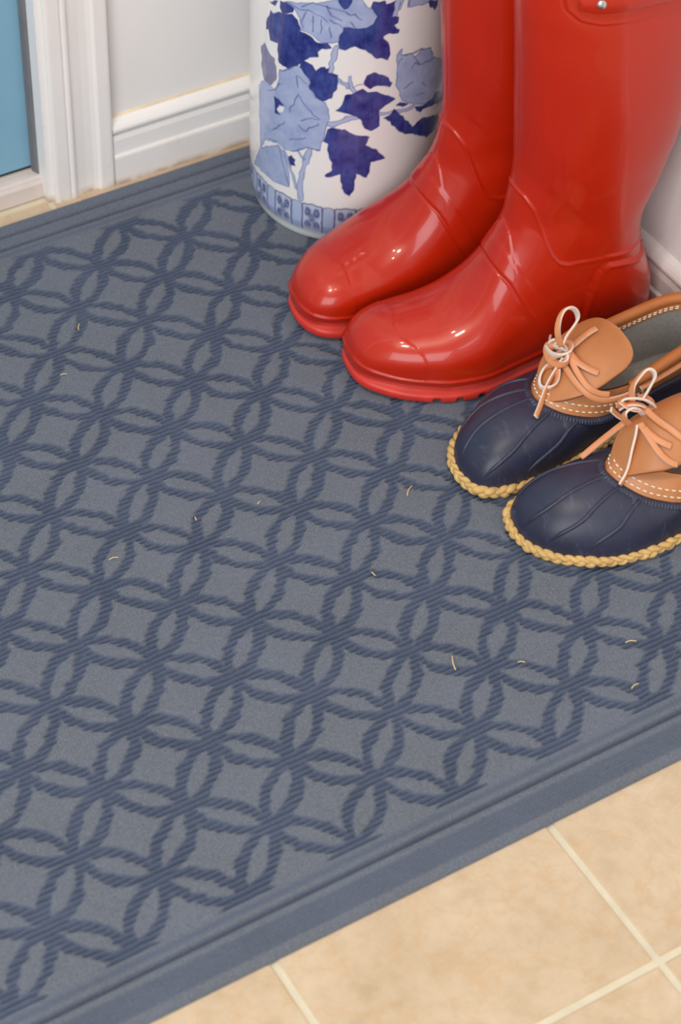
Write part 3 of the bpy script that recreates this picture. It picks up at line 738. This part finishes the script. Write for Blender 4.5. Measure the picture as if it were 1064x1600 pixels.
def build_shoe(name, heel, toe, side, label, laces, lift=0.0):
    h = Vector((heel[0] * U, heel[1] * U, MAT_TOP + .0003)); d = Vector(((toe[0] - heel[0]), (toe[1] - heel[1])))
    root = empty(name, h, math.atan2(d.y, d.x)); tag(root, label, 'shoe', 'rubber-bottomed shoes')
    sg = np.array([1, side, 1.0]) / 1000
    K = DKS.copy(); z0 = 7.0
    Bo = np.c_[K[:, :2], np.full(NS_, z0)]; To = K[:, 2:5]; Lt = K[:, 5:8]; n = shoe_n(None)
    sgn = 1
    # rubber bottom
    nt = 64; t = (1 - np.cos(np.linspace(0, 1, nt) * np.pi)) / 2 * .5 + .5 * np.linspace(0, 1, nt); a = t[:, None] * np.pi / 2
    cc = np.cos(a) ** (2 / n)[None]; ss = np.sin(a) ** (2 / n)[None]
    XY = To[None, :, :2] + (Bo[None, :, :2] - To[None, :, :2]) * cc[..., None]; ZZ = z0 + (To[None, :, 2] - z0) * ss
    Vr = np.concatenate([XY, ZZ[..., None]], -1)
    dn = np.gradient(Vr, axis=0); dv = np.roll(Vr, -1, 1) - np.roll(Vr, 1, 1); Nr = np.cross(dv, dn); Nr /= np.maximum(np.linalg.norm(Nr, axis=2, keepdims=True), 1e-9)
    if (Nr[nt // 2] * (Vr[nt // 2] - np.array([150, 5, 20]))).sum() < 0: Nr = -Nr
    bulge = 0.0
    rub = fix_normals(mesh_obj('rubber_bottom', (Vr * sg).reshape(-1, 3), grid_faces(nt, NS_, close_c=True), m_navy, root))
    # moulded ribs running from the throat to the toe
    def s_of(key):   # fractional key index -> sample index
        tgt = np.array([np.interp(key, np.arange(len(DK)), DK[:, 0]), np.interp(key, np.arange(len(DK)), DK[:, 1])])
        return int(np.argmin(np.hypot(K[:, 0] - tgt[0], K[:, 1] - tgt[1])))
    for k0, k1 in ((8.0, 8.7), (9.6, 10.4), (11.6, 12.0), (15.4, 14.6), (17.4, 16.6)):
        i0, i1 = s_of(k0), s_of(k1); tt = np.linspace(nt - 2, 13, 46)
        P = []; Np = []
        for q in tt:
            f_ = (nt - 2 - q) / (nt - 2 - 13); j = i0 + (i1 - i0) * sstep(.55, 1, f_); a_ = int(round(q)); b_ = j
            j0 = int(np.floor(b_)) % NS_; fr = b_ - np.floor(b_); q0 = int(np.floor(q)); fq = q - q0
            g = lambda A: ((A[q0, j0] * (1 - fr) + A[q0, (j0 + 1) % NS_] * fr) * (1 - fq) + (A[q0 + 1, j0] * (1 - fr) + A[q0 + 1, (j0 + 1) % NS_] * fr) * fq)
            P.append(g(Vr)); Np.append(g(Nr))
        P = np.array(P); Np = np.array(Np); P = P - Np * .6
        sc = np.r_[np.ones(38), np.linspace(1, .3, 8)]
        v, f = sweep(P * sg, circ(.0021, 8, .0022), up=Np * np.array([1, side, 1]), scale=sc); fix_normals(mesh_obj('rib', v, f, m_navy, rub))
    # ridged rim band round the top of the rubber
    Pr = resample(To, 1300, closed=True); ctr = np.array([120, 2]); out = Pr[:, :2] - np.array([110, 3]) * 1.0
    Tn, Sn, _ = frames(Pr, True); outw = Sn * np.sign(((Pr - np.array([110, 3, 0])) * Sn)[:, :2].sum(1))[:, None]
    upv = outw * .45 + np.array([0, 0, 1.0]); 
    pulse = 1 + .16 * np.sign(np.sin(np.arange(1300) / 4.0 * np.pi * 1.0))
    T2, S2_, N2 = frames(Pr, True, upv)
    so = np.sign((S2_ * outw).sum(1))[:, None]; S2_ = S2_ * so
    prof = np.array([(-2.2, -1.5), (-2.2, .9), (-.6, 1.7), (2.2, 1.9), (5.0, .3), (5.6, -1.8)])
    band_mask = np.array([0, 0, .2, 1, 1, .3])
    Vb = Pr[:, None] + S2_[:, None] * prof[None, :, :1] + N2[:, None] * (prof[None, :, 1:] + (band_mask[None, :] * (pulse - 1)[:, None] * 2.2)[..., None])
    fix_normals(mesh_obj('rim_band', (Vb * sg).reshape(-1, 3), grid_faces(1300, 6, close_c=True, close_r=True), m_navy, rub))
    # outsole and braided welt
    ring = resample(Bo, 400, closed=True); Tn, Sn, _ = frames(ring, True); Sn = Sn * (1 if (Sn * (ring - np.array([140, 5, 0]))).sum() > 0 else -1)
    rows = [(-6, .2), (.4, .2), (1.2, 1.0), (1.2, 5.5), (0, 8.0), (-6, 8.5)]
    Vs = np.stack([np.c_[(ring + Sn * a_)[:, :2], np.full(400, b_)] for a_, b_ in rows])
    F = grid_faces(len(rows), 400, close_c=True).tolist(); F.append(list(range(400))); F.append([5 * 400 + i for i in range(400)][::-1])
    fix_normals(mesh_obj('outsole', (Vs * sg).reshape(-1, 3), F, m_sole, root))
    core = resample(Bo, 900, closed=True); core[:, 2] = 6.0; Tn, Sn, Nn = frames(core, True); Sn = Sn * (1 if (Sn * (core - np.array([140, 5, 0]))).sum() > 0 else -1); Nn = np.tile((0, 0, 1.0), (900, 1))
    core = core + Sn * 1.3; Ls = np.r_[0, np.cumsum(np.linalg.norm(np.diff(core, axis=0), axis=1))]; tot = Ls[-1] + np.linalg.norm(core[0] - core[-1])
    turns = round(tot / 28); parts = []
    for k in range(3):
        ph = 2 * np.pi * (turns * Ls / tot + k / 3)
        off = Sn * (1.5 * np.sin(2 * ph))[:, None] + Nn * (2.6 * np.sin(ph))[:, None]
        jit = 1 + .34 * (vnoise(Ls / 6, np.full(900, k * 7.0), 41) - .5) * 2
        v, f = sweep((core + off) * sg, circ(.0029, 8, .0027), closed=True, scale=jit); parts.append((v, f))
    v, f = join(parts); fix_normals(mesh_obj('braided_welt', v, f, m_braid, root))
    # leather upper: from just inside the rubber edge to the top line
    nu = 26; uu = np.linspace(0, 1, nu)[:, None]
    st = To + (np.array([[110., 3, 0]]) - To) * .015; st[:, 2] -= 1.0
    bow = np.sin(uu * np.pi)[..., None]; 
    base = st[None] * (1 - uu[..., None]) + Lt[None] * uu[..., None]
    outl = outw_interp = None
    Tn, Sn, _ = frames(To, True); Sn[:, 2] = 0; Sn = Sn * (1 if (Sn * (To - np.array([110, 3, 0]))).sum() > 0 else -1)
    sidek = sstep(175, 120, K[:, 0])
    base = base + bow * (Sn * (1.2 + 1.8 * sidek)[:, None])[None] + bow * np.array([0, 0, 1.0]) * (2.2 * (1 - sidek))[None, :, None]
    lea = fix_normals(mesh_obj('leather_upper', (base * sg).reshape(-1, 3), grid_faces(nu, NS_, close_c=True), m_tan, root))
    # padded collar along the opening (behind the tongue)
    m = K[:, 5] < 118; idx = np.where(m)[0]; cut = np.where(np.diff(idx) > 1)[0]
    idx = np.r_[idx[cut[0] + 1:], idx[:cut[0] + 1]] if len(cut) else idx
    col = Lt[idx]; col = resample(col, 200)
    sc = np.r_[np.linspace(.55, 1, 16), np.ones(168), np.linspace(1, .55, 16)]
    v, f = sweep(col * sg, circ(.0052, 14), scale=sc); fix_normals(mesh_obj('collar', v, f, m_tan2, root))
    # facing inside the collar, grey lining and insole
    Ti, Si, _ = frames(Lt, True); Si[:, 2] = 0; Si = Si * (1 if (Si * (Lt - np.array([90, 2, 0]))).sum() > 0 else -1)
    a0 = Lt - Si * 2.0; a1 = Lt - Si * 4.2 - np.array([0, 0, 11.0]); a1b = Lt - Si * 3.6 - np.array([0, 0, 10.0])
    fc = np.stack([a0, (a0 + a1) / 2 - Si * .8, a1]); fix_normals(mesh_obj('facing', (fc * sg).reshape(-1, 3), grid_faces(3, NS_, close_c=True), m_tan2, root))
    ins = Bo.copy(); Tb, Sb, _ = frames(Bo, True); Sb = Sb * (1 if (Sb * (Bo - np.array([140, 5, 0]))).sum() > 0 else -1)
    ins = ins - Sb * 9; ins[:, 2] = 18
    ins2 = ins.copy(); ins2[:, 0] = np.minimum(ins2[:, 0], 200); sc_ = .5 + .5 * sstep(215, 150, ins[:, 0]); ins2[:, 1] = 4 + (ins2[:, 1] - 4) * sc_
    rows = []
    for q in np.linspace(0, 1, 14): rows.append(a1b * (1 - q) + ins2 * q - Si * 2.5 * math.sin(q * math.pi) * 0)
    ln = np.stack(rows); ctrp = np.array([[100.0, 3.0, 17.0]])
    Vl = np.vstack([(ln * sg).reshape(-1, 3), ctrp * sg]); F = grid_faces(14, NS_, close_c=True).tolist()
    F += [[13 * NS_ + i, 13 * NS_ + (i + 1) % NS_, 14 * NS_] for i in range(NS_)]
    fix_normals(mesh_obj('grey_lining', Vl, F, m_grey, root))
    # tongue flap
    nv, nw = 60, 41; vv, ww = np.meshgrid(np.linspace(0, 1, nv), np.linspace(-1, 1, nw), indexing='ij')
    q = np.linspace(0, 1, len(TG)); TGs = np.stack([pchip(q, TG[:, k], np.linspace(0, 1, nv)) for k in range(3)], 1)
    Y = ww * TGs[:, 2:3]; Zt = TGs[:, 1:2] + lift * np.clip((186 - TGs[:, :1]) / 22, 0, 1) - (9.0 + lift * np.clip((186 - TGs[:, :1]) / 22, 0, 1)) * (Y / 34) ** 2 + .5 * np.sin(vv * 7) * (1 - ww ** 2); Xt = TGs[:, :1] + 0 * Y
    top = np.stack([Xt, Y, Zt], -1); bot = top - np.array([.4, 0, 2.3])
    loop = np.r_[np.arange(nw), (np.arange(1, nv) * nw + nw - 1), ((nv - 1) * nw + np.arange(nw - 2, -1, -1)), (np.arange(nv - 2, 0, -1) * nw)]
    n0 = nv * nw; F = grid_faces(nv, nw).tolist() + grid_faces(nv, nw, flip=True, off=n0).tolist()
    F += [[loop[i], loop[(i + 1) % len(loop)], n0 + loop[(i + 1) % len(loop)], n0 + loop[i]] for i in range(len(loop))]
    fix_normals(mesh_obj('tongue', np.vstack([top.reshape(-1, 3), bot.reshape(-1, 3)]) * sg, F, m_tan, root))
    # two rows of cream stitches on the vamp, one inside the collar
    def stitches(curve, nrm, pitch, ln_, r):
        L = np.r_[0, np.cumsum(np.linalg.norm(np.diff(curve, axis=0), axis=1))]; out_ = []
        for s0 in np.arange(pitch * .3, L[-1] - ln_, pitch):
            q = np.linspace(s0, s0 + ln_, 5); P = np.stack([np.interp(q, L, curve[:, k]) for k in range(3)], 1); Nq = np.stack([np.interp(q, L, nrm[:, k]) for k in range(3)], 1)
            P = P + Nq * (np.array([-.5, .35, .5, .35, -.5]) * r * 1.4)[:, None]
            out_.append(sweep(P * sg, circ(r / 1000, 6, r * .7 / 1000), up=Nq * np.array([1, side, 1]), scale=np.array([.6, 1, 1, 1, .6])))
        return out_
    bn = np.cross(np.roll(base, -1, 1) - np.roll(base, 1, 1), np.gradient(base, axis=0)); bn /= np.maximum(np.linalg.norm(bn, axis=2, keepdims=True), 1e-9)
    if bn[nu // 2, :, 2].mean() < 0: bn = -bn
    fr = np.where(K[:, 5] > 88)[0]
    parts = stitches(base[6][fr], bn[6][fr], 6.0, 4.2, .72) + stitches(base[11][fr], bn[11][fr], 6.0, 4.2, .72)
    cin = (a0 * .45 + a1 * .55) - Si * 1.1; cin = cin[idx]; cn = -Si[idx] + np.array([0, 0, .5])
    parts += stitches(cin, cn, 5.2, 3.8, .68); cin2 = cin - np.array([0, 0, 2.2]); parts += stitches(cin2, cn, 5.2, 3.8, .68)
    v, f = join(parts); tag(mesh_obj('stitching', v, f, m_stitch, lea), kind='stuff')
    # laces
    for nm, pts, w_, closed in laces:
        P = np.array([p[:3] for p in pts], float); C = cspline(P, max(24, len(P) * 9))
        tw = np.interp(np.linspace(0, 1, len(C)), np.linspace(0, 1, len(P)), [p[3] if len(p) > 3 else 0 for p in pts])
        T, S, N = frames(C, False, (-.15, 0.35, .9)); ca, sa = np.cos(np.radians(tw))[:, None], np.sin(np.radians(tw))[:, None]
        S3 = S * ca + N * sa; N3 = N * ca - S * sa; hw, ht = w_ / 2, 1.25
        pr = [(-hw, -ht * .6), (-hw, ht * .6), (-hw * .75, ht), (hw * .75, ht), (hw, ht * .6), (hw, -ht * .6), (hw * .75, -ht), (-hw * .75, -ht)]
        V = C[:, None] + S3[:, None] * np.array(pr)[None, :, :1] + N3[:, None] * np.array(pr)[None, :, 1:]
        F = grid_faces(len(C), 8, close_c=True).tolist(); k = len(C)
        mi = [0 if j % 8 in (1, 2, 3) else 1 for j in range(len(F))]
        F += [list(range(8))[::-1], [(k - 1) * 8 + i for i in range(8)]]; mi += [1, 1]
        o = mesh_obj(nm, (V * np.array([1, 1, 1]) / 1000).reshape(-1, 3), F, [m_lace, m_lace2], root)
        o.data.polygons.foreach_set('material_index', mi); fix_normals(o)
    return root

LACES_R = [('lace_loop', [[163.0, -26.0, 106.0, 70], [164.0, -28.0, 119.0, 70], [158.0, -29.0, 130.0, 70], [151.0, -29.0, 135.0, 70], [146.0, -27.0, 131.0, 70], [148.0, -25.0, 120.0, 70], [154.0, -24.0, 107.0, 70]], 5.2, 0), ('knot', [[172.0, -31.0, 97.0, 60], [170.0, -28.0, 108.0, 60], [161.0, -25.0, 109.0, 60], [150.0, -23.0, 104.0, 60], [143.0, -21.0, 93.0, 60], [150.0, -23.0, 91.0, 60], [158.0, -24.0, 98.0, 60]], 5.2, 0), ('knot', [[172.0, -29.0, 97.0, 30], [167.0, -25.0, 104.0, 30], [157.0, -22.0, 103.0, 30], [147.0, -21.0, 93.0, 30]], 5.2, 0), ('lace_loop', [[161.0, -21.0, 100.0, 80], [155.0, -21.0, 94.0, 80], [153.0, -21.0, 87.0, 80], [156.0, -21.0, 82.0, 80], [161.0, -21.0, 81.0, 80], [167.0, -21.0, 86.0, 80], [171.0, -21.0, 92.0, 80], [171.0, -21.0, 99.0, 80], [167.0, -21.0, 102.0, 80], [161.0, -21.0, 100.0, 80]], 5.2, 0), ('lace_end', [[165.0, -28.0, 81.0, -15], [174.0, -30.0, 71.0, -15], [187.0, -30.0, 61.0, -15], [203.0, -28.0, 51.0, -15]], 5.2, 0), ('lace_end', [[178.0, -33.0, 95.0, 0], [171.0, -31.0, 87.0, 0], [164.0, -29.0, 82.0, 0]], 5.2, 0), ('lace_end', [[167.7, -5.7, 98.0, 60], [170.7, -0.6, 92.0, 60], [176.1, 5.8, 81.0, 60], [183.0, 13.7, 65.5, 60], [190.7, 18.6, 58.5, 60]], 5.2, 0), ('lace_end', [[165.4, -5.5, 99.0, -20], [164.2, 12.3, 95.5, -20], [159.7, 24.9, 88.5, -20], [152.7, 32.1, 83.5, -20], [148.8, 33.6, 82.0, -20]], 5.2, 0), ('lace_end', [[164.6, 0.2, 98.5, -20], [160.1, 13.7, 97.0, -20], [150.8, 23.1, 94.0, -20]], 5.2, 0), ('lace', [[155.6, -14.7, 103.0, -50], [152.6, 2.1, 104.0, -50], [146.4, 14.6, 102.5, -50], [139.1, 23.3, 98.0, -50], [128.9, 28.5, 95.5, -50]], 5.2, 0), ('knot', [[173.0, -29.0, 106.0, 10], [167.0, -23.0, 102.0, 10], [156.0, -21.0, 98.0, 10], [145.0, -22.0, 97.0, 10], [148.0, -24.0, 104.0, 10], [157.0, -27.0, 107.0, 10]], 5.2, 0), ('side_lace', [[112, 44, 60, 0], [90, 40.5, 62, 0], [60, 36.5, 66, 0], [30, 31, 71, 0]], 4.8, 0), ('side_lace', [[108, -37, 60, 0], [84, -35.5, 62, 0], [60, -34.5, 66, 0], [30, -29, 71, 0]], 4.8, 0)]
LACES_L = [('lace_loop', [[171.0, -2.0, 107.0, 70], [175.0, -4.0, 121.0, 70], [173.0, -7.0, 133.0, 70], [167.0, -9.0, 140.0, 70], [157.0, -10.0, 137.0, 70], [151.0, -9.0, 125.0, 70], [155.0, -7.0, 118.0, 70], [164.0, -4.0, 113.0, 70], [169.0, -2.0, 107.0, 70]], 5.2, 0), ('lace_end', [[172.5, -12.8, 82.0, 10], [166.0, -10.1, 89.0, 10], [153.9, -8.0, 94.5, 20], [138.1, -10.5, 98.0, 25], [126.1, -10.7, 101.0, 25]], 5.2, 0), ('lace_end', [[158.4, -4.6, 93.0, -10], [157.8, 7.8, 90.0, -10], [153.7, 18.1, 88.5, -10], [149.0, 25.5, 87.5, -10]], 5.2, 0), ('lace_end', [[160.7, -1.2, 92.0, -40], [162.5, 13.2, 85.5, -40], [160.8, 29.5, 79.0, -40], [152.9, 35.5, 73.5, -40], [144.8, 38.6, 71.0, -40]], 5.2, 0), ('lace', [[166.8, 1.6, 84.5, -60], [167.2, 18.7, 79.5, -60], [162.7, 31.3, 73.5, -60], [152.3, 37.8, 67.5, -60], [137.6, 41.8, 65.5, -60], [121.6, 42.0, 64.5, -60]], 5.2, 0), ('lace_end', [[165.7, -2.0, 90.5, 50], [174.5, -0.7, 80.0, 50], [183.3, 1.6, 68.5, 40], [195.8, 10.6, 59.5, 30], [205.9, 18.2, 57.0, 30]], 5.2, 0), ('lace_loop', [[168.4, -3.9, 84.0, 75], [174.1, -12.4, 76.0, 75], [181.0, -11.9, 68.5, 75], [185.2, -4.5, 64.5, 75], [182.5, 2.7, 67.5, 75], [177.1, 5.4, 75.0, 75], [172.7, 0.2, 83.0, 75]], 5.2, 0), ('knot', [[135.3, -57.8, 58.0, 60], [162.6, -16.8, 90.0, 60], [162.6, -3.0, 94.5, 60], [166.1, 3.6, 92.0, 60], [171.0, 1.0, 87.5, 60], [172.7, -10.6, 83.0, 60], [169.0, -22.1, 82.5, 60], [161.7, -30.0, 84.0, 60], [157.2, -26.1, 89.0, 60]], 5.2, 0), ('knot', [[165.9, -27.1, 83.5, 70], [169.7, -12.8, 88.5, 70], [166.9, -3.8, 93.5, 70], [159.9, -2.3, 97.0, 70], [155.6, -9.1, 97.5, 70], [159.8, -14.4, 93.0, 70]], 5.2, 0), ('knot', [[165.4, -22.8, 83.5, 20], [160.6, -21.7, 90.0, 20], [158.7, -11.5, 95.5, 20], [161.6, -0.5, 94.5, 20], [167.3, -0.2, 88.0, 20], [170.0, -9.5, 83.5, 20]], 5.2, 0), ('side_lace', [[112, -44, 60, 0], [90, -40.5, 62, 0], [60, -36.5, 66, 0], [30, -31, 71, 0]], 4.8, 0), ('side_lace', [[108, 37, 60, 0], [84, 35.5, 62, 0], [60, 34.5, 66, 0], [30, 29, 71, 0]], 4.8, 0)]
STRAW = [(1.73, -1.83, 30, 4, 'tiny pale straw speck in the middle of the mat, highest of the central ones'), (0.87, -1.68, 80, 4, 'tiny pale straw speck on the mat, left of the central speck'), (2.38, -3.64, 100, 5, 'short tan straw speck on the mat, below and left of the rear shoe toe'), (2.46, -5.39, 70, 14, 'longest greenish straw on the mat, below the front shoe toe'), (4.58, -6.19, -20, 9, 'pale straw on the mat below the front shoe, nearest the right edge of the picture'), (4.2, -6.79, 10, 8, 'pale straw on the mat closest to the near border at right'), (3.2, -5.79, -30, 6, 'short straw speck on the mat directly below the front shoe toe'), (-0.38, -1.79, -10, 8, 'pale straw on the mat, lowest one near the left edge'), (1.22, 2.43, 60, 8, 'slanted straw on the mat, highest one near the door'), (0.59, 1.64, -15, 6, 'short flat straw speck on the mat just below the slanted one near the door'), (3.58, -2.61, 40, 12, 'thin straw strand on the mat left of the rear shoe toe')]

SH_R = ((8.42, -4.73), (4.25, -4.06)); SH_L = ((8.43, -2.63), (4.27, -2.70))
build_shoe('duck_shoe', *SH_R, 1, 'navy rubber and tan leather shoe in front, bow with a small ring loop', LACES_R, 12.0)
build_shoe('duck_shoe', *SH_L, -1, 'navy rubber and tan leather shoe between the red boot and its mate', LACES_L)

# ------------------------------------------------------------------ bits of straw caught in the mat
m_straw = plain('straw', srgb(214, 188, 138), .7, .1, 200)
for k, (x, y, ang, ln_, lab) in enumerate(STRAW):
    P = np.array([(-.5, 0, 0), (-.1, .06, .12), (.5, -.03, .05)]) * ln_ / 1000; C = cspline(P, 10)
    v, f = sweep(C, circ(.00055, 6, .0004)); o = mesh_obj('straw_fleck', v, f, m_straw)
    o.location = (x * U, y * U, MAT_TOP + .0009); o.rotation_euler = (0, 0, math.radians(ang))
    tag(o, lab, 'straw fleck', 'straw bits caught in the mat')
